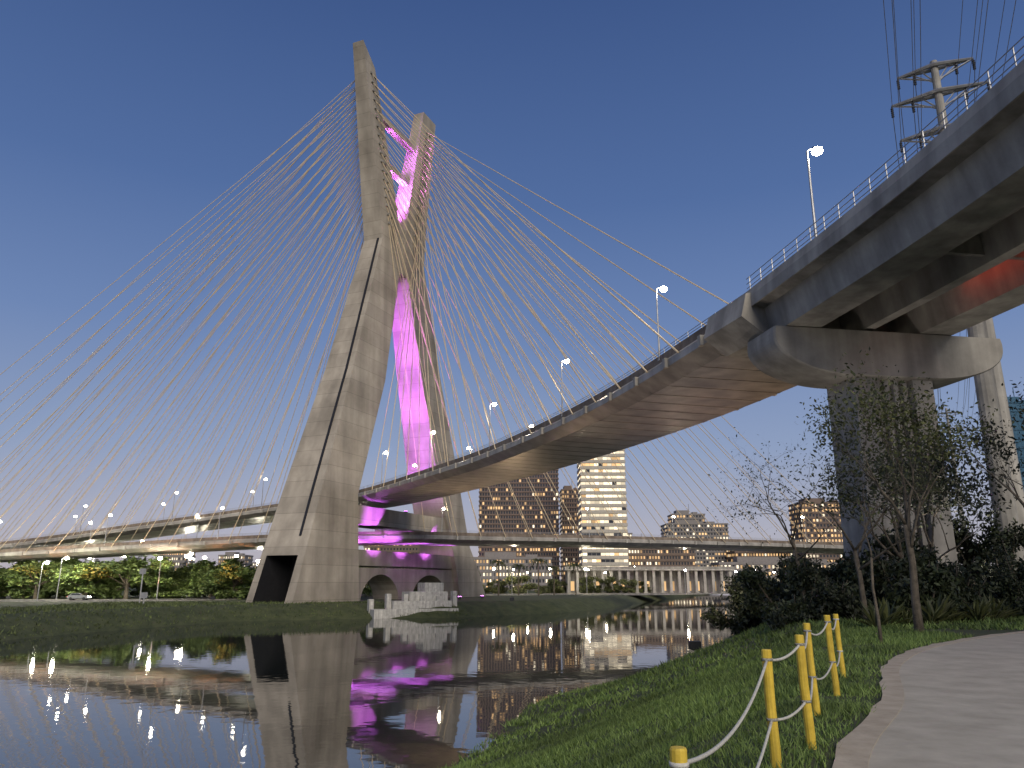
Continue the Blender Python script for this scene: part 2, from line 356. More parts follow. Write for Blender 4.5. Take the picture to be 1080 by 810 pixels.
# ---------------------------------------------------------------- decks
upper=Path([(-260,205,1.5),(-215,216,4.2),(-175,222,7.0),(-135,220,10.3),(-95,212,14.6),(-60,202,18.0),(-31.8,184.5,19.8),(-5.7,140.3,20),(6.4,115,20),(17.3,85.6,20),(25.2,55,20)])
lower=Path([(-240,194,2.6),(-175,199,5.0),(-120,200,7.4),(-70,192,9.6),(-31.8,184.5,10.5),(-8,196,10.8),(30,212,11),(84,230,10.5),(130,245,9.5),(190,262,8),(260,280,6)])
prof=[(-7.5,.0),(7.5,.0),(7.7,-.25),(7.7,-.9),(6.0,-1.7),(-6.0,-1.7),(-7.7,-.9),(-7.7,-.25)]
def make_deck(path,lab,d0,d1):
    mb=MB(); sweep(mb,path,prof,d0,d1,2.0)
    dk=addp('deck',mb.mesh('deck',['soffit']),label=lab)
    mb=MB(); d=d0+2
    while d<d1-2:
        p,t,r=path.at(d)
        mb.loft([[p+r*x+t*y+Vector((0,0,z)) for x,z in ((-7.4,-1.0),(7.4,-1.0),(6.0,-1.735),(-6.0,-1.735))] for y in (-.05,.05)])
        d+=3.5
    obj('panel_joint',mb.mesh('panel_joints',['soffit']),dk,kind='stuff')
    for sg in (-1,1):
        mb=MB(); sweep(mb,path,[(sg*7.3,0.003),(sg*7.5,0.003),(sg*7.45,.75),(sg*7.33,.75)],d0,d1,2.5)
        obj('parapet',mb.mesh('parapet',['brownc']),dk)
        mb=MB(); 
        for zz in (.95,1.2): sweep(mb,path,[(sg*7.38,zz),(sg*7.42,zz),(sg*7.42,zz+.05),(sg*7.38,zz+.05)],d0,d1,3)
        d=d0
        while d<d1:
            p,t,r=path.at(d); q=p+r*sg*7.4; mb.box((q.x,q.y,q.z+1.0),.06,.06,.5); d+=2.5
        obj('railing',mb.mesh('railing',['steel']),dk)
    mb=MB(); sweep(mb,path,[(-7.2,.006),(7.2,.006),(7.2,.05),(-7.2,.05)],d0,d1,2.5)
    obj('road_surface',mb.mesh('road_surface',['asph']),dk)
    mb=MB(); d=d0+2
    while d<d1-2:
        p,t,r=path.at(d); a=math.atan2(t.y,t.x)
        for sg in (-1,1):
            q=p+r*sg*7.8; mb.box((q.x,q.y,q.z-.55),.5,.4,.9,a)
        d+=7
    obj('cable_anchor',mb.mesh('anchors',['conc']),dk,kind='stuff')
    return dk
make_deck(upper,'curved concrete deck with jointed pale underside',0,upper.L)
make_deck(lower,'thin lower concrete deck passing between the legs',0,lower.L)

def legpos(secs,z,side):
    for a,b_ in zip(secs,secs[1:]):
        if a[0]<=z<=b_[0]:
            f=(z-a[0])/(b_[0]-a[0]); t=(a[1]+a[2])/2*(1-f)+(b_[1]+b_[2])/2*f
            s=(a[4]*(1-f)+b_[4]*f) if side>0 else (a[3]*(1-f)+b_[3]*f)
            return Lc(t,s,z)
def fan(path,dt,sg_dir,n,secs,side,d_start,step,z0=88,zr=40):
    for edge in (-1,1):
        for i in range(n):
            d=dt+sg_dir*(d_start+step*i)
            p,t,r=path.at(d); bot=p+r*edge*7.85+Vector((0,0,-.3))
            z=z0+ (i+.5)*zr/n
            top=legpos(secs,min(z,128.5),side)
            top=top+Vector((.39,.92,0))*(edge*.9)
            yield top,bot
dtu=upper.near(*C0); dtl=lower.near(*C0)
sets=[list(fan(upper,dtu,1,18,farS,1,13,6.9)),list(fan(upper,dtu,-1,18,nearS,-1,16,7.6)),list(fan(lower,dtl,1,18,nearS,1,16,7.2)),list(fan(lower,dtl,-1,18,nearS,-1,18,7.8))]
allc=sets[0]+sets[1]+sets[2][18:]+sets[2][:10]
rest=sets[2][10:18]+sets[3]
def cyl(mb,a,b,r=.09): mb.tube([a,b],r,6)
for a,b_ in allc:
    mb=MB(); cyl(mb,a,b_); addp('stay_cable',mb.mesh('stay_cable',['cable'],False))
mb=MB()
for a,b_ in rest: cyl(mb,a,b_,.08)
addp('stay_cable',mb.mesh('stay_cables',['cable'],False),kind='stuff')
mb=MB()
for a,b_ in allc+rest: mb.box(a,.7,.7,.6,rotd)
addp('anchor_head',mb.mesh('anchor_heads',['concd']),kind='stuff')

def spot(power,color,angle=50,blend=.6,size=.6,name='flood'):
    l=bpy.data.lights.new(name,'SPOT'); l.energy=power; l.color=color; l.spot_size=math.radians(angle); l.spot_blend=blend; l.shadow_soft_size=size
    return l
fl_mb=MB(); fl_mb.box((0,0,.35),.9,.5,.6); fl_mb.box((0,0,.05),.5,.5,.1); flm=fl_mb.mesh('housing',['dark'])
gl=MB(); gl.box((0,0,.665),.8,.42,.02); glm=gl.mesh('lens',['purple'])
PUR=(.60,.13,.95)
def flood(loc,target,power,angle=50):
    e=empty('floodlight','purple floodlight fixed to the bridge tower','floodlight',loc,group='purple floodlights on the tower')
    obj('housing',flm,e); obj('lens',glm,e)
    l=spot(power,PUR,angle,.8); o=obj('light_source',l,e,(0,0,.8))
    dv=Vector(target)-(Vector(loc)+Vector((0,0,.8))); o.rotation_euler=(-dv).to_track_quat('Z','Y').to_euler()
flood(Lc(-12.3,-2.5,24),Lc(21,-1,36),130000,64)
flood(Lc(-12.3,0,24),Lc(14,-1,55),200000,48)
flood(Lc(-12.3,2.2,24),Lc(9,-1,74),330000,38)
flood(Lc(16,-2,17.2),Lc(19,-1,42),14000,90)
flood(Lc(1,-2.6,91),Lc(14,-1,114),75000,60)
flood(Lc(1,1.0,91),Lc(16,-1,126),200000,40)
flood(Lc(-3,-1,104),Lc(10,-1,108),30000,90)
flood(Lc(-6,-1,114),Lc(12,-1,118),50000,70)
flood(Lc(2.6,-1,93),Lc(8,-1,101),7000,110)
flood(Lc(-13,-2,8),Lc(30,-1,10),150000,50)
for t_ in (-8,4,16): 
    flood(Lc(t_,20,-3.7),Lc(t_+1,3.6,11.5),190000,31)

# ---------------------------------------------------------------- approach viaduct
via=empty('approach_viaduct','concrete road viaduct on a hammerhead pier above the path','viaduct',(27.5,54.5,-1.6))
def viap(name,me,**k):
    o=obj(name,me,via,**k); o.location=-via.location; return o
ap=Path([(25.2,55.1,20),(28.3,38,20.3),(30.3,20,20.6),(32.5,-10,21),(34,-60,21)])
p,t,r=ap.at(8.5); SGa=1 if (p+r).x<(p-r).x else -1
mb=MB(); sweep(mb,ap,[(-7.9,.0),(7.9,.0),(7.9,-.35),(6.9,-.6),(-6.9,-.6),(-7.9,-.35)],0,ap.L,2.5)
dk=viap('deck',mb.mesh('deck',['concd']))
for sg in (-1,1):
    mb=MB(); sweep(mb,ap,[(sg*7.65,.003),(sg*7.93,-.5),(sg*8.03,-.5),(sg*8.03,.3),(sg*7.9,.95),(sg*7.7,.95)],0,ap.L,2.5)
    obj('parapet',mb.mesh('parapet',['conc']),dk)
    mb=MB()
    for zz in (1.2,1.55,1.95): sweep(mb,ap,[(sg*7.78,zz),(sg*7.82,zz),(sg*7.82,zz+.04),(sg*7.78,zz+.04)],0,ap.L,3)
    d=0.5
    while d<ap.L:
        p,t,r=ap.at(d); q=p+r*sg*7.8; mb.box((q.x,q.y,q.z+1.45),.05,.05,1.05); d+=1.6
    obj('railing',mb.mesh('railing',['steel']),dk)
for x0,x1 in ((7.0,3.9),(-7.0,-3.9)):
    sg=1 if x0>0 else -1
    mb=MB(); sweep(mb,ap,[(x0,-.55),(x0-sg*.45,-2.55),(x1+sg*.0,-2.55),(x1-sg*.3,-.6)],0,ap.L,2.5)
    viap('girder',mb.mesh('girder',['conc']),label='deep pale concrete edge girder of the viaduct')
mb=MB(); sweep(mb,ap,[(-.6,-.6),(.6,-.6),(.4,-2.4),(-.4,-2.4)],0,ap.L,2.5)
viap('girder',mb.mesh('girder',['conc']))
for d in (14,28,42,56):
    mb=MB(); p,t,r=ap.at(d)
    mb.loft([[p+r*x+t*y+Vector((0,0,z)) for x,z in ((-3.7,-.65),(3.7,-.65),(3.9,-1.9),(-3.9,-1.9))] for y in (-.15,.15)])
    viap('diaphragm',mb.mesh('diaphragm',['concd']))
x=-2.6*SGa
mb=MB(); sweep(mb,ap,[(x-.04,-.62),(x+.04,-.62),(x+.04,-.70),(x-.04,-.70)],8,60,3)
viap('red_light_strip',mb.mesh('red_strip',['redl']))
# pier
e=Vector((.985,.17,0)); f=Vector((-.17,.985,0)); pc=Vector((26.9,54.6,0))
def PP(a,b,z): return pc+e*a+f*b+Vector((0,0,z))
capr=[(9.0,17.43),(9.1,17.0)]+[(3.1+6.0*math.cos(a),16.6-2.5*math.sin(a)) for a in [k*math.pi/2/16 for k in range(0,17)]]
capl=[(-a,z) for a,z in capr][::-1]
mb=MB(); mb.loft([[PP(a*(1-.012*(abs(b)>2)),b,z+(.06 if abs(b)>2 and z<17 else 0)) for a,z in capr+capl] for b in (-2.1,-1.95,1.95,2.1)])
viap('pier_cap',mb.mesh('cap',['conc']))
mb=MB()
for s in (-1,1):
    mb.loft([[PP(s*2.3-.8,-1.7,z),PP(s*2.3+.8,-1.7,z),PP(s*2.3+.8,1.7,z),PP(s*2.3-.8,1.7,z)] for z in (-2.5,14.4)])
mb.loft([[PP(-1.55,-1.0,z),PP(1.55,-1.0,z),PP(1.55,1.0,z),PP(-1.55,1.0,z)] for z in (-2.5,14.2)])
for x in (-1.1,-.37,.37,1.1):
    mb.loft([[PP(x-.18,-1.35,z),PP(x+.18,-1.35,z),PP(x+.18,-1.0,z),PP(x-.18,-1.0,z)] for z in (-2.5,14.2)])
viap('pier_column',mb.mesh('column',['conc']))
p,t,r=upper.at(upper.L-1)
for sg in (-1,1):
    mb=MB(); mb.loft([[p+r*sg*x+t*y+Vector((0,0,z)) for x,z in ((7.0,.9),(8.4,.5),(8.9,-1.3),(7.0,-2.6),(5.0,-2.6))] for y in (-4.5,1.2)])
    viap('deck_end_block',mb.mesh('endblock',['conc']))
for path,ds in ((upper,[30,70]),(lower,[20,60,lower.L-30,lower.L-75])):
    for d in ds:
        p,t,r=path.at(d); mb=MB(); a=math.atan2(r.y,r.x)
        mb.box((p.x,p.y,(p.z-2.5-4)/2-.3),3.2,1.6,p.z-2.5+4,a); mb.box((p.x,p.y,p.z-2.6),8,2,.9,a)
        addp('deck_pier',mb.mesh('pier',['conc']))

# ---------------------------------------------------------------- street lamps
pole=MB(); pole.tube([(0,0,0),(0,0,3),(0,0,7.2)],[.11,.09,.06],8); pole.box((0,0,.1),.3,.3,.2)
arm=MB(); arm.tube([(0,0,7.15),(.2,0,7.35),(.5,0,7.42)],[.05,.045,.04],6)
head=MB(); head.loft([[(.4,-.16,7.40),(1.1,-.12,7.42),(1.1,.12,7.42),(.4,.16,7.40)],[(.45,-.1,7.56),(1.05,-.07,7.52),(1.05,.07,7.52),(.45,.1,7.56)]])
bulb=MB(); bulb.ball((.75,0,7.30),.36,seg=10,rings=6,sz=.75)
pm=pole.mesh('pole',['steel']);am=arm.mesh('arm',['steel']);hm=head.mesh('lamp_head',['dark']);bm_=bulb.mesh('bulb',['lamp'])
base=None
def put_lamp(loc,rot,scale=1,light=0,col=(1,.84,.64)):
    global base
    if base is None:
        base=empty('street_lamp','lit steel street lamp with a single glowing head','street lamp',group='street lamps'); obj('pole',pm,base);obj('arm',am,base);hh=obj('lamp_head',hm,base);obj('bulb',bm_,hh)
        base.location=loc; base.rotation_euler=(0,0,rot); base.scale=(scale,)*3; o=base
    else: o=copy_thing(base,loc,rot,scale)
    if light:
        l=bpy.data.lights.new('lamp_light','POINT'); l.energy=light; l.color=col; l.shadow_soft_size=.25
        obj('light_source',l,o,(.75,0,6.9))
    return o
def edge_lamp(path,d,sg,light=0,scale=1):
    p,t,r=path.at(d); q=p+r*sg*7.4; inw=-r*sg; return put_lamp((q.x,q.y,q.z+.3),math.atan2(inw.y,inw.x),scale,light)
p,t,r=upper.at(upper.L-10); SG=1 if (p+r*7).x<(p-r*7).x else -1
edge_lamp(ap,8.5,SGa,900)
for k in range(5): edge_lamp(upper,upper.L-17-27*k,SG,500 if k<3 else 0)
for k in range(5): edge_lamp(upper,upper.L-30-27*k,-SG,0)
for k in range(13): edge_lamp(upper,dtu-20-14*k,SG if k%2 else -SG,0)
for k in range(6): edge_lamp(lower,dtl+20+34*k,SG if k%2 else -SG)
for k in range(12): edge_lamp(lower,dtl-22-15*k,1 if k%2 else -1)
gl_=[(-150,197,7.5),(-132,180,6.5),(-118,222,8),(-104,182,7),(-92,228,8),(-82,184,7),(-160,240,9),(-140,250,9),(-72,222,7),(-128,168,6),(-170,205,8),(-100,168,6),(-116,174,6)]
for x,y,s in gl_:
    put_lamp((x,y,-3.8),random.uniform(0,6),s/5.5,4500,(1,.95,.74))
for k in range(22):
    put_lamp((-220+k*7.5+random.uniform(-3,3),random.uniform(240,310),-3.8),random.uniform(0,6),random.uniform(1.4,2.6),0)
for k in range(18):
    x=-5+k*10+random.uniform(-3,3); y=280+k*5; put_lamp((x,y,-3.8),random.uniform(0,6),random.uniform(1,1.35),0)
for x,y in ((-20,250),(0,262),(25,265),(60,275)): put_lamp((x,y,-3.8),1,1.1,4500,(1,.85,.6))

# ---------------------------------------------------------------- buildings
def building(name,lab,x0,x1,y,depth,ztop,floors,cols,wall,mats_w,weights,band=.35,zb=-4,colw=.6,rot=0,bandmat=None,roofbits=True,cat='building'):
    cx=(x0+x1)/2; e_=empty(name,lab,cat,(cx,y,zb),rot)
    W=x1-x0; H=ztop-zb
    mb=MB(); mb.box((0,depth/2,H/2),W,depth,H); obj('wall',mb.mesh('wall',[wall]),e_)
    mb=MB(); fh=H/floors
    for k in range(floors+1): mb.box((0,depth/2,min(H,k*fh+fh*.02)),W+.8,depth+.8,fh*band)
    obj('floor_band',mb.mesh('floor_bands',[bandmat or wall]),e_,kind='stuff')
    mb=MB(); cw=W/cols
    for k in range(floors):
        run=random.random()
        for c in range(cols):
            if random.random()<.12: run=random.random()
            wi=int(np.searchsorted(np.cumsum(weights),min(.999,run if random.random()<.6 else random.random())))
            xa=-W/2+c*cw+cw*(1-colw)/2; xb=xa+cw*colw; za=k*fh+fh*(band/2+.06); zb_=(k+1)*fh-fh*(band/2+.06)
            mb.face([(xa,-.05,za),(xb,-.05,za),(xb,-.05,zb_),(xa,-.05,zb_)],min(wi,len(mats_w)-1))
    dc=max(2,int(depth/cw)); dw=depth/dc
    for sg in (-1,1):
        for k in range(floors):
            for c in range(dc):
                ya=c*dw+dw*(1-colw)/2; yb=ya+dw*colw; za=k*fh+fh*(band/2+.06); zb_=(k+1)*fh-fh*(band/2+.06); xx=sg*(W/2+.05)
                wi=int(np.searchsorted(np.cumsum(weights),random.random()*.999)); mb.face([(xx,ya,za),(xx,yb,za),(xx,yb,zb_),(xx,ya,zb_)],min(wi,len(mats_w)-1))
    obj('window',mb.mesh('windows',mats_w,False),e_,kind='stuff')
    if roofbits:
        mb=MB(); mb.box((-W*.15,depth/2,H+1.6),W*.4,depth*.5,3.2); mb.box((W*.25,depth*.4,H+1),W*.15,depth*.3,2); mb.tube([(W*.1,depth/2,H+2),(W*.1,depth/2,H+8)],.15)
        obj('roof_plant',mb.mesh('roof',[wall]),e_)
    return e_
ww=['winw','winc','wind']
building('hotel_tower','wide dark brown hotel block with warm lit windows',-19,27,450,22,67,27,30,'bd',ww,[.20,.03,.77],.3,colw=.6)
building('office_tower','narrow dark office tower with few lit floors',31,43,480,20,56,22,8,'bd',ww,[.25,.15,.6],.34,colw=.5)
building('office_tower','bright office tower with glowing ribbon windows',36,59,400,20,68,22,10,'bl',['winc','winw','wind'],[.70,.18,.12],.46,colw=.94,bandmat='bl')
building('apartment_block','stepped grey apartment block with lit rooms',104,144,520,24,38,16,20,'bm',ww,[.32,.16,.52],.36,colw=.55)
building('apartment_block','slim grey apartment block behind the low bridge',112,134,540,18,46,18,10,'bm',ww,[.32,.16,.52],.36,colw=.55)
building('apartment_block','warm lit apartment block beyond the trees',168,197,450,20,45,17,15,'bd',ww,[.55,.1,.35],.4,colw=.55)
building('low_office_block','low office block with warm lit windows',142,186,500,20,22,8,24,'bd',ww,[.5,.2,.3],.4,colw=.55)
building('low_office_block','low brown block with lit ground floor',62,100,430,20,18,7,24,'bd',ww,[.45,.15,.4],.4,colw=.5)
building('apartment_block','brown apartment block seen between the tower legs',-98,-60,520,20,32,12,18,'bd',ww,[.15,.08,.77],.4,colw=.5)
building('glass_tower','blue glass office tower at the park edge',199,212,300,15,70,20,6,'glass',['glass','winc'],[.95,.05],.15)
building('low_office_block','low concrete block with lit shop fronts',-20,20,400,15,12,5,24,'bm',ww,[.35,.15,.5],.4,colw=.5)
building('apartment_block','mid height grey block with scattered lit rooms',62,86,560,20,34,13,12,'bm',ww,[.3,.16,.54],.4,colw=.5)
building('apartment_block','mid height brown block with scattered lit rooms',88,104,580,20,28,11,9,'bd',ww,[.4,.16,.44],.4,colw=.5)
building('low_office_block','long low warehouse block with warm lights',100,165,380,15,9,4,34,'bm',ww,[.4,.2,.4],.4,colw=.5)
for k in range(9):
    x=-330+k*42; building('apartment_block','distant grey block with a few lit rooms',x,x+22,620+20*(k%3),20,8+7*((k*7)%4),8,12,'bm',ww,[.25,.12,.63],.4,colw=.5)
hall=empty('colonnade_hall','long low pale hall with tall square columns by the river','building',(52,300,-4))
mb=MB(); mb.box((0,4,9.2),64,12,1.4); mb.box((0,7,4.5),62,5,9); obj('wall',mb.mesh('wall',['concd']),hall)
mb=MB(); mb.box((0,-2.1,8.7),64,.3,.5); obj('cornice',mb.mesh('cornice',['conc']),hall)
cm=MB(); cm.box((0,0,4.2),1.0,1.0,8.5); cm.box((0,0,.3),1.5,1.5,.6); cmm=cm.mesh('column',['conc'])
for k in range(20): obj('column',cmm,hall,(-30.5+k*3.2,-1,0))
mb=MB()
for k in range(19):
    if k%3!=1: mb.face([(-29.5+k*3.2,4.45,1),(-28.1+k*3.2,4.45,1),(-28.1+k*3.2,4.45,4.5),(-29.5+k*3.2,4.45,4.5)],0)
obj('window',mb.mesh('windows',['winw'],False),hall,kind='stuff')

# ---------------------------------------------------------------- foliage
def leafcloud(blobs,n,size,shell=.55):
    w_=np.array([b[3]*b[4]*b[5] for b in blobs]); w_=w_/w_.sum(); cnt=rng.multinomial(n,w_); P=[]
    for b,cn in zip(blobs,cnt):
        d=rng.normal(size=(cn,3)); d/=np.linalg.norm(d,axis=1,keepdims=True)
        rad=shell+(1-shell)*rng.random((cn,1)); rad*=1+.18*np.sin(d[:,:1]*7+b[0])+.15*np.sin(d[:,1:2]*9+b[1])
        rad=np.where(rng.random((cn,1))<.16,rad*rng.uniform(1,1.5,(cn,1)),rad)
        P.append(np.array(b[:3])+d*rad*np.array(b[3:6]))
    P=np.concatenate(P); return P
def leaves(name,P,size,mats=('leafm',)):
    n=len(P); a=rng.normal(size=(n,3)); a/=np.linalg.norm(a,axis=1,keepdims=True); b_=rng.normal(size=(n,3)); b_-=a*(a*b_).sum(1,keepdims=True); b_/=np.linalg.norm(b_,axis=1,keepdims=True)
    s=size*(.6+.8*rng.random((n,1))); V=np.stack([P-a*s,P+b_*s*.45,P+a*s,P-b_*s*.45],1).reshape(-1,3)
    return npmesh(name,V,np.arange(4*n).reshape(n,4),mats)
def grow(mb,p,d,L,r,depth,tips,spread=.6,up=.15,rs=None,segs=4):
    rs=rs or random; pts=[p]; rad=[r]; q=p; dd=d.copy()
    for k in range(segs):
        dd=(dd+Vector((rs.gauss(0,.12),rs.gauss(0,.12),rs.gauss(0,.08)+up*.15))).normalized(); q=q+dd*(L/segs); pts.append(q); rad.append(r*(1-.45*(k+1)/segs))
        if depth<=2: tips.append(q.copy())
    mb.tube(pts,rad,5 if depth<3 else 7)
    if depth==0: return
    for k in range(rs.choice((2,3,3))):
        nd=(dd+Vector((rs.gauss(0,spread),rs.gauss(0,spread),rs.gauss(0,spread*.6)+up))).normalized()
        st=pts[-1] if k<2 else pts[-2]
        grow(mb,st,nd,L*rs.uniform(.6,.85),rad[-1]*.8,depth-1,tips,spread,up,rs,segs)
def tree(loc,lab,trunkL,r,depth,leafn,leafsize,lm,lean=Vector((0,0,1)),spread=.6,up=.15,seed=1,limbL=None,jit=.25,cat='tree',first=None):
    rs=random.Random(seed); e_=empty('tree',lab,cat,loc); mb=MB(); tips=[]
    pts=[Vector((0,0,-.2)),Vector((0,0,0))+lean*trunkL*.3,lean*trunkL*.65+Vector((rs.gauss(0,.04),0,0)),lean*trunkL]
    mb.tube(pts,[r*1.25,r,r*.85,r*.75],9)
    for k in range(first or 4):
        nd=(lean+Vector((rs.gauss(0,spread),rs.gauss(0,spread),up))).normalized(); grow(mb,pts[-1] if k<2 else pts[-1].lerp(pts[-2],.35*(k-1)),nd,(limbL or trunkL*.4),r*.5,depth,tips,spread,up,rs)
    obj('trunk',mb.mesh('trunk',['bark'],smooth=True),e_)
    if leafn:
        T=np.array([tuple(t) for t in tips]); idx=rng.integers(0,len(T),leafn); P=T[idx]+rng.normal(0,jit,(leafn,3))
        obj('crown',leaves('crown',P,leafsize,(lm,)),e_)
    return e_
tree((13.25,26.2,-1.62),'slender straight tree with sparse olive crown beside the path',3.5,.13,4,3600,.075,'leafm',seed=43,limbL=1.75,spread=.5,up=.38,jit=.32)
tree((10.0,21.9,-1.62),'thin young sapling tree beside the path',2.3,.045,2,60,.05,'leafm',seed=12,limbL=.7,spread=.4,up=.4,first=2)
tree((14.6,33,-1.9),'wide sparse tree spreading fine twigs over the shrubs',3.2,.12,5,1300,.065,'leafm',lean=Vector((-.06,0,1)).normalized(),seed=21,limbL=2.0,spread=.85,up=.12,jit=.3)
tree((13.0,35,-1.9),'nearly bare tree spreading fine twigs over the shrubs',3.8,.09,4,400,.06,'leafd',lean=Vector((-.12,0,1)).normalized(),seed=31,limbL=2.0,spread=.85,up=.08)
tree((20.4,30,-1.62),'bare branched tree near the power pole',4.0,.12,4,900,.08,'leafm',seed=5,limbL=2.0,spread=.5,up=.3)
tree((22.8,33,-1.62),'bare branched tree near the power pole',4.0,.12,4,2000,.09,'leafd',seed=8,limbL=2.0,spread=.5,up=.3)
tree((18.3,37,-1.62),'dark leafy tree standing before the pier',3.0,.16,4,2200,.10,'leafd',seed=9,limbL=2.0,spread=.7,up=.2,jit=.45)
tree((23,43,-1.62),'dark leafy tree standing before the pier',3.4,.16,4,4000,.13,'leafd',seed=19,limbL=2.2,spread=.7,up=.2,jit=.5)
def bush(loc,rx,ry,rz,n,size,lm,lab,name='bush'):
    e_=empty(name,lab,'bush',loc); bl=[]
    for k in range(11):
        bl.append((random.uniform(-.8,.8)*rx,random.uniform(-.6,.6)*ry,random.uniform(.1,1.0)**1.3*rz,rx*random.uniform(.16,.42),ry*random.uniform(.2,.45),rz*random.uniform(.12,.38)))
    mb=MB()
    for b in bl: mb.tube([(0,0,-.3),(b[0]*.5,b[1]*.5,b[2]*.5),(b[0],b[1],b[2]+b[5]*1.3)],[.06,.05,.012],5)
    obj('stem',mb.mesh('stem',['bark']),e_); obj('foliage',leaves('foliage',leafcloud(bl,n,size,.3),size,(lm,)),e_)
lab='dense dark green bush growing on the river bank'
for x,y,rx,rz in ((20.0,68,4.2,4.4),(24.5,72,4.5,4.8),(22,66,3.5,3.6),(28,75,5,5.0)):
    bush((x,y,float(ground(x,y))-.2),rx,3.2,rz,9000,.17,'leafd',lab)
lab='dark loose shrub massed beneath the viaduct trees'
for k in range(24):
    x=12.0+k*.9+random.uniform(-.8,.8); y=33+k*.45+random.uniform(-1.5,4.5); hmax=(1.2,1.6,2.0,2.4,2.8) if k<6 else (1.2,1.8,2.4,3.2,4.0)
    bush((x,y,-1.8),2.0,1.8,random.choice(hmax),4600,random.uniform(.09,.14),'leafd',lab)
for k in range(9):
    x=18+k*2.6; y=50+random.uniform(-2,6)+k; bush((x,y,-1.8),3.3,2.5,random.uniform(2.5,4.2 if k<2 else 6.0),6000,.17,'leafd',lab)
def agave(loc,s):
    mb=MB()
    for k in range(26):
        a=random.uniform(0,6.28); el=random.uniform(.35,1.3); L=s*random.uniform(.8,1.1); d=Vector((math.cos(a)*math.cos(el),math.sin(a)*math.cos(el),math.sin(el))); sd=Vector((-math.sin(a),math.cos(a),0))*s*.06
        m1=d*L*.55; m2=d*L+Vector((0,0,-L*.12)); mb.face([(0,0,0),tuple(m1-sd),tuple(m2),tuple(m1+sd)])
    obj('agave_plant',mb.mesh('agave',['leafm'],False),None,loc,label='spiky agave plant at the foot of the shrubs',cat='plant',group='agave plants by the path')
for k in range(10): agave((13.0+k*1.05,29.2+k*.75+random.uniform(-.6,.6),-1.6),random.uniform(.8,1.6))

def dist_tree(lab,lm,h=9,w_=4,n=3400,ls=.38,seed=0,group=None):
    e_=empty('tree',lab,'tree',group=group); mb=MB(); mb.tube([(0,0,-.3),(0,.1,h*.25),(.1,0,h*.5)],[.28,.22,.15],7); rs=random.Random(seed); bl=[]
    for k in range(14):
        a=rs.uniform(0,6.28); rr=rs.uniform(.2,1.1)*w_; z=h*rs.uniform(.14,.85); bl.append((math.cos(a)*rr,math.sin(a)*rr,z,w_*rs.uniform(.25,.6),w_*rs.uniform(.25,.6),h*rs.uniform(.08,.2)))
        mb.tube([(.1,0,h*.3),(math.cos(a)*rr*.6,math.sin(a)*rr*.6,z*.85),(math.cos(a)*rr,math.sin(a)*rr,z)],[.12,.08,.04],5)
    obj('trunk',mb.mesh('trunk',['bark']),e_); obj('crown',leaves('crown',leafcloud(bl,n,ls,.3),ls,(lm,)),e_); return e_
A=[dist_tree('broad green tree lit by street lamps on the far bank','leafg',seed=s,group='trees along the far bank road') for s in (1,2,3,6)]
B=[dist_tree('dark green tree standing on the far bank','leafm',seed=s,group='dark trees along the far bank') for s in (4,5)]
used=set()
def place(protos,loc,s):
    pr=random.choice(protos)
    if pr.name not in used: used.add(pr.name); pr.location=loc; pr.scale=s; pr.rotation_euler=(0,0,random.uniform(0,6.28)); return
    copy_thing(pr,loc,random.uniform(0,6.28),s)
for k in range(58):
    x=-168+k*2.0+random.uniform(-2,2); y=random.uniform(186,222); s=random.uniform(.7,1.35); place(A,(x,y,-3.9),(s*1.5,s*1.3,s*.9))
for k in range(12):
    x=-60+k*3; y=random.uniform(225,245); s=random.uniform(.7,1.1); place(A,(x,y,-3.9),(s*1.2,s,s))
for k in range(50):
    x=-12+k*4.2+random.uniform(-2,2); y=262+k*3.2+random.uniform(-12,20); s=random.uniform(.3,.8); place(B,(x,y,-3.9),(s*1.5,s,s))
for k in range(16):
    x=-250+k*8; y=random.uniform(225,280); s=random.uniform(.8,1.3); place(A,(x,y,-3.9),(s,s,s))
pm_=empty('palm_tree','tall palm tree with drooping fronds on the far bank','palm tree',(-4,236,-3.9),group='palm trees on the far bank')
mb=MB(); mb.tube([(0,0,-.3),(.1,0,5),(0,.1,10)],[.28,.2,.17],7); obj('trunk',mb.mesh('trunk',['bark']),pm_)
mb=MB()
for k in range(22):
    a=k*.2856*2+random.uniform(-.1,.1); el=random.uniform(.0,1.0); pts=[]
    for j in range(7):
        q=j/6; rr=3.4*q*math.cos(el*.6); z=10+3.0*q*math.sin(el)-2.9*q*q; pts.append((rr,z))
    for j in range(6):
        for sg in (-1,1):
            a0=Vector((math.cos(a)*pts[j][0],math.sin(a)*pts[j][0],pts[j][1])); a1=Vector((math.cos(a)*pts[j+1][0],math.sin(a)*pts[j+1][0],pts[j+1][1])); sd=Vector((-math.sin(a),math.cos(a),-.5))*.55*sg*(1-j/7)
            mb.face([a0,a1,a1*1.0+Vector((sd.x,sd.y,-abs(sd.x+sd.y)*.3-.2))])
obj('crown',mb.mesh('fronds',['leafm'],False),pm_)
for x,y,s in ((2,240,.9),(8,238,1.05),(13,246,.85),(-12,238,.8),(20,250,.95)): copy_thing(pm_,(x,y,-3.9),x,s)

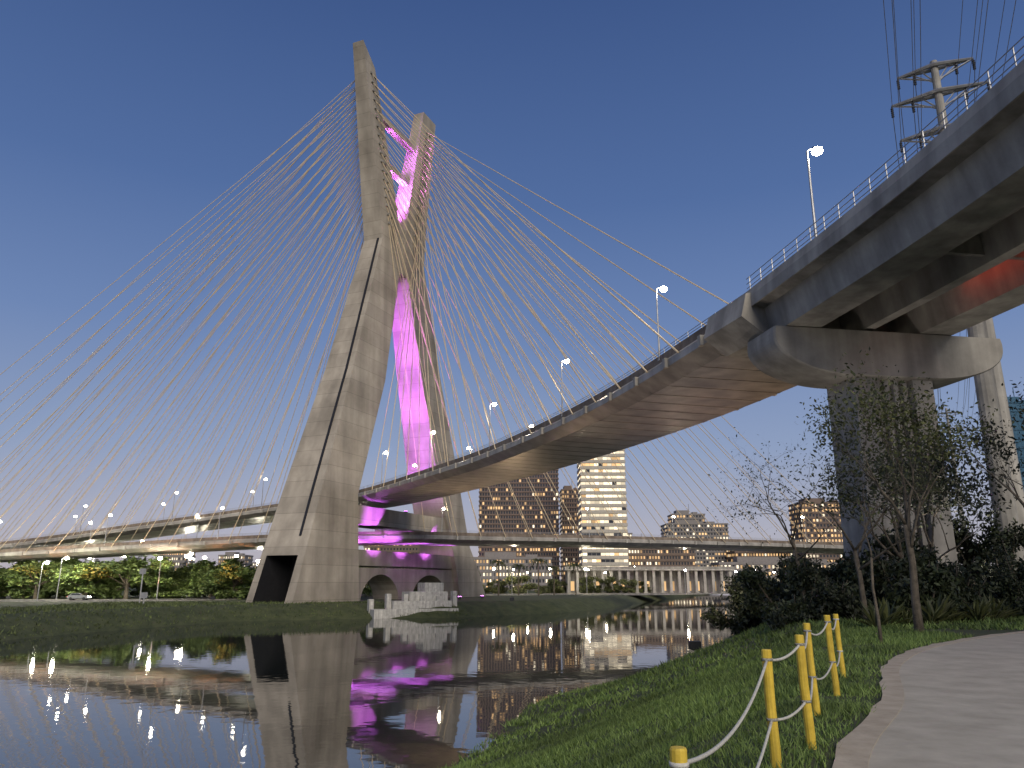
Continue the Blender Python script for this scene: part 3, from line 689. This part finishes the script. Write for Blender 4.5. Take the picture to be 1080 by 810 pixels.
# ---------------------------------------------------------------- yellow post fence with ropes
posts=[(.88,4.4,.90,0.0),(2.36,7.5,1.0,0),(2.98,8.3,1.08,-.02),(3.8,10.3,1.1,-.02),(4.75,12.0,1.13,-.03),(5.8,14.3,1.06,-.02)]
tops=[]
fence=empty('rope_fence','yellow wooden post and rope fence on the grassy edge','fence',(3.4,9,-1.6))
for x,y,h,ln in posts:
    z=float(ground(x,y)) 
    if y<5: z-=.12
    mb=MB(); a=Vector((x,y,z-.25)); b_=Vector((x+ln,y+.02,z+h)); mb.tube([a,a.lerp(b_,.3)+Vector((.006,0,0)),a.lerp(b_,.65)-Vector((.005,0,0)),b_-Vector((0,0,.012)),b_],[.050,.048,.047,.046,.040],12)
    part('post',mb,['yellow'],fence,smooth=False); tops.append((a,b_))
for (a0,b0),(a1,b1) in zip(tops,tops[1:]):
    for fr in (.93,.52):
        p0=a0.lerp(b0,fr);p1=a1.lerp(b1,fr); L=(p1-p0).length; pts=[]
        for k in range(17):
            q=k/16; p=p0.lerp(p1,q); p.z-=.16*L*.35*4*q*(1-q); pts.append(p)
        mb=MB(); mb.tube(pts,.013,6)
        for pp in (p0,p1): mb.tube([pp+Vector((0,0,-.012)),pp+Vector((0,0,.012))],.053,10)
        part('rope',mb,['rope'],fence,smooth=True)

# ---------------------------------------------------------------- power pylons
py=empty('power_pylon','tall concrete power pylon with three crossarms and wires','power pylon',(47,76,-1.7))
wd=Vector((-.47,-.88,0)).normalized(); ad_=Vector((wd.y,-wd.x,0))
def pyl(e_,org,H,arms):
    mb=MB(); mb.tube([org+Vector((0,0,-1)),org+Vector((0,0,H*.5)),org+Vector((0,0,H))],[1.15,.75,.38],14); part('pole',mb,['concd'],e_)
    ends=[]
    for z,hw in arms:
        mb=MB(); a=org+ad_*-hw+Vector((0,0,z)); b_=org+ad_*hw+Vector((0,0,z))
        for off in (-.5,.5): mb.tube([a,org+wd*off+Vector((0,0,z+.25)),b_],[.15,.26,.15],6)
        for q in (.35,.65):
            mb.tube([a.lerp(org+Vector((0,0,z)),q),org+Vector((0,0,z-1.9))],.09,5); mb.tube([b_.lerp(org+Vector((0,0,z)),q),org+Vector((0,0,z-1.9))],.09,5)
        mb.tube([a,org+Vector((0,0,z-1.6))],.11,5); mb.tube([b_,org+Vector((0,0,z-1.6))],.11,5)
        part('crossarm',mb,['steel'],e_)
        for p_ in (a,b_,org+ad_*hw*.55+Vector((0,0,z)),org-ad_*hw*.55+Vector((0,0,z))):
            ins=MB(); ins.tube([p_,p_-Vector((0,0,1.5))],.07,6)
            for k in range(5): ins.tube([p_-Vector((0,0,.3+k*.25)),p_-Vector((0,0,.38+k*.25))],.17,8)
            part('insulator',ins,['dark'],e_); ends.append(p_-Vector((0,0,1.5)))
    return ends
org=Vector((48.3,76,-1.7)); py.location=org; ends=pyl(py,org,59.5,[(58.6,3.8),(55.2,4.8),(50.6,4.4)])
py2=empty('power_pylon','distant concrete power pylon with crossarms','power pylon',(165,285,-3.8)); org2=Vector((165,285,-3.8)); ends2=pyl(py2,org2,68,[(66,5),(60,6),(52,6)])
def wire(a,b,sag,r=.03,n=24):
    mb=MB(); pts=[]
    for k in range(n+1):
        q=k/n; p=a.lerp(b,q); p.z-=sag*4*q*(1-q); pts.append(p)
    mb.tube(pts,r,4); part('wire',mb,['wirem'],py)
for i_,p in enumerate(ends):
    wire(p,p+wd*260+Vector((0,0,3)),7,.03)
    wire(p,ends2[i_],6,.04)
mb=MB(); mb.tube([(51.4,79,-2.7),(51.4,79,20),(51.4,79,36)],[1.0,.8,.55],12); mb.box((51.4,79,34),4,.4,.5,.5); 
obj('utility_pole',mb.mesh('utility_pole',['conc']),None,label='plain concrete utility pole beside the pylon',cat='utility pole')

# ---------------------------------------------------------------- river structures and cars
of=empty('outfall_structure','stepped pale concrete outfall at the water edge by the tower','concrete structure',(-12,160,-5))
mb=MB()
for k,(sx,z,h) in enumerate(((17,-5.6,1.6),(12,-4.3,1.8),(8,-2.9,2.4),(4,-1.4,2.8))): mb.box((-19+k*.9,153+k*2.0,z),sx,5-k*.4,h,.5)
for k in range(6): mb.box((-26.5+k*3.0,149.6+k*1.6,-4.8+.5*(k%2)),.9,1.2,3.6+k%3*.9,.5)
part('steps',mb,['white'],of)
def road(name,pts,wd_,z,lab):
    P_=Path([(x,y,z) for x,y in pts]); mb=MB(); sweep(mb,P_,[(-wd_/2,-.3),(wd_/2,-.3),(wd_/2,.05),(-wd_/2,.05)],0,P_.L,6)
    obj(name,mb.mesh(name,['asph']),kind='structure',label=lab)
    for o_ in (-wd_/2-.15,wd_/2+.15):
        mb=MB(); sweep(mb,P_,[(o_-.15,-.3),(o_+.15,-.3),(o_+.15,.17),(o_-.15,.17)],0,P_.L,6); obj('kerb',mb.mesh('kerb',['concd']),kind='structure')
    mb=MB(); d=2
    while d<P_.L-4:
        a=P_.at(d);b_=P_.at(d+3); mb.face([a[0]+a[2]*.08+Vector((0,0,.056)),b_[0]+b_[2]*.08+Vector((0,0,.056)),b_[0]-b_[2]*.08+Vector((0,0,.056)),a[0]-a[2]*.08+Vector((0,0,.056))]); d+=8
    obj('lane_marking',mb.mesh('lane_marking',['white'],False),kind='structure'); return P_
rd=road('road',[(-260,110),(-180,150),(-110,168),(-75,176),(-66,200),(-40,240),(10,262),(60,285),(140,380)],12,-3.75,'asphalt riverside avenue with lane markings')
car=empty('parked_car','grey hatchback car with red tail lights on the riverside avenue','car',group='cars on the riverside avenue')
mb=MB(); side=[(-2.1,.35),(-2.15,.8),(-1.95,.95),(-1.3,1.05),(1.0,1.0),(1.95,.85),(2.15,.6),(2.1,.35)]
mb.loft([[(x,y,z) for x,z in side] for y in (-.85,.85)]); mb.loft([[(x,y,z) for x,z in ((-1.85,.98),(-1.2,1.47),(.3,1.47),(1.1,1.0))] for y in (-.7,.7)]); obj('body',mb.mesh('body',['cargrey']),car)
mb=MB()
for y in (-.712,.712): mb.face([(-1.55,y,1.05),(.85,y,1.05),(.22,y,1.4),(-1.15,y,1.4)])
mb.face([(.4,-.6,1.43),(1.08,-.6,1.03),(1.08,.6,1.03),(.4,.6,1.43)]); obj('window',mb.mesh('window',['wind'],False),car)
wm=MB(); wm.tube([(0,-.11,0),(0,.11,0)],.32,14); wmm=wm.mesh('wheel',['carblk'])
for x in (-1.35,1.35):
    for y in (-.8,.8): obj('wheel',wmm,car,(x,y,.32))
hm_=MB(); hm_.ball((0,0,0),.13); hmm=hm_.mesh('headlight',['lamp']); tm=MB(); tm.box((0,0,0),.06,.3,.16); tmm=tm.mesh('tail_light',['redl'])
for y in (-.6,.6): obj('headlight',hmm,car,(2.08,y,.66)); obj('tail_light',tmm,car,(-2.16,y,.78))
ds=[60,72,78,88,96,103,110,118,126,132,140,147,154,162,178,240,262,290]
for k,d in enumerate(ds):
    p,t,r=rd.at(d); sg=1 if k%2 else -1; q=p+r*3*sg; a=math.atan2(t.y,t.x)+(math.pi if sg>0 else 0)
    if k==0: car.location=(q.x,q.y,-3.69); car.rotation_euler=(0,0,a)
    else: copy_thing(car,(q.x,q.y,-3.69),a)
for x,y,h in ((-70,150,6.5),(-66,143,2.2)):
    mb=MB(); mb.tube([(x,y,-4),(x,y,-4+h)],.14,8); mb.box((x,y-.12,-4+h-.4),1.2,.08,1.0); obj('sign_post',mb.mesh('sign_post',['steel']),None,label='small metal sign on a post by the river',cat='sign')
def fill_spot(nm,loc,dirv,pw,col,ang,lab):  # added upward light in an invented housing, not a known fixture
    e_=empty('floodlight',lab,'floodlight',loc); obj('housing',flm,e_)
    l=spot(pw,col,ang,.8,.5); o=obj('light_source',l,e_,(0,0,.9)); o.rotation_euler=(-Vector(dirv)).to_track_quat('Z','Y').to_euler()
for k in range(8):
    x=-66-k*16; fill_spot('tint',(x,176+k*1.5,-3.6),(0,.62,.62),9000,(1,.42,.18),60,'orange sodium light added to colour the decks')  # added spots, standing in for the orange road glow on the decks
for (x,y,z),d,pw,c_ in (((0,158,-3.5),(-.3,-.5,1),15000,(1,.68,.40)),((14,62,-5),(.2,.5,1),3500,(1,.80,.60)),((26,84,-2),(-.2,0,1),5500,(1,.58,.36)),((24,44,-1.7),(.1,-.2,1),3500,(1,.88,.78))):
    if pw: fill_spot('warm',(x,y,z),d,pw,c_,120,'warm light added to brighten the deck underside')  # added spots that lift the soffit brightness from below

# ---------------------------------------------------------------- camera
cam=bpy.data.cameras.new('camera'); cam.lens=27; cam.sensor_width=36; cam.clip_end=6000; cam.clip_start=.1
co=obj('camera',cam,None,(0,0,0)); co.rotation_euler=(math.radians(90+14.5),0,0); sc.camera=co
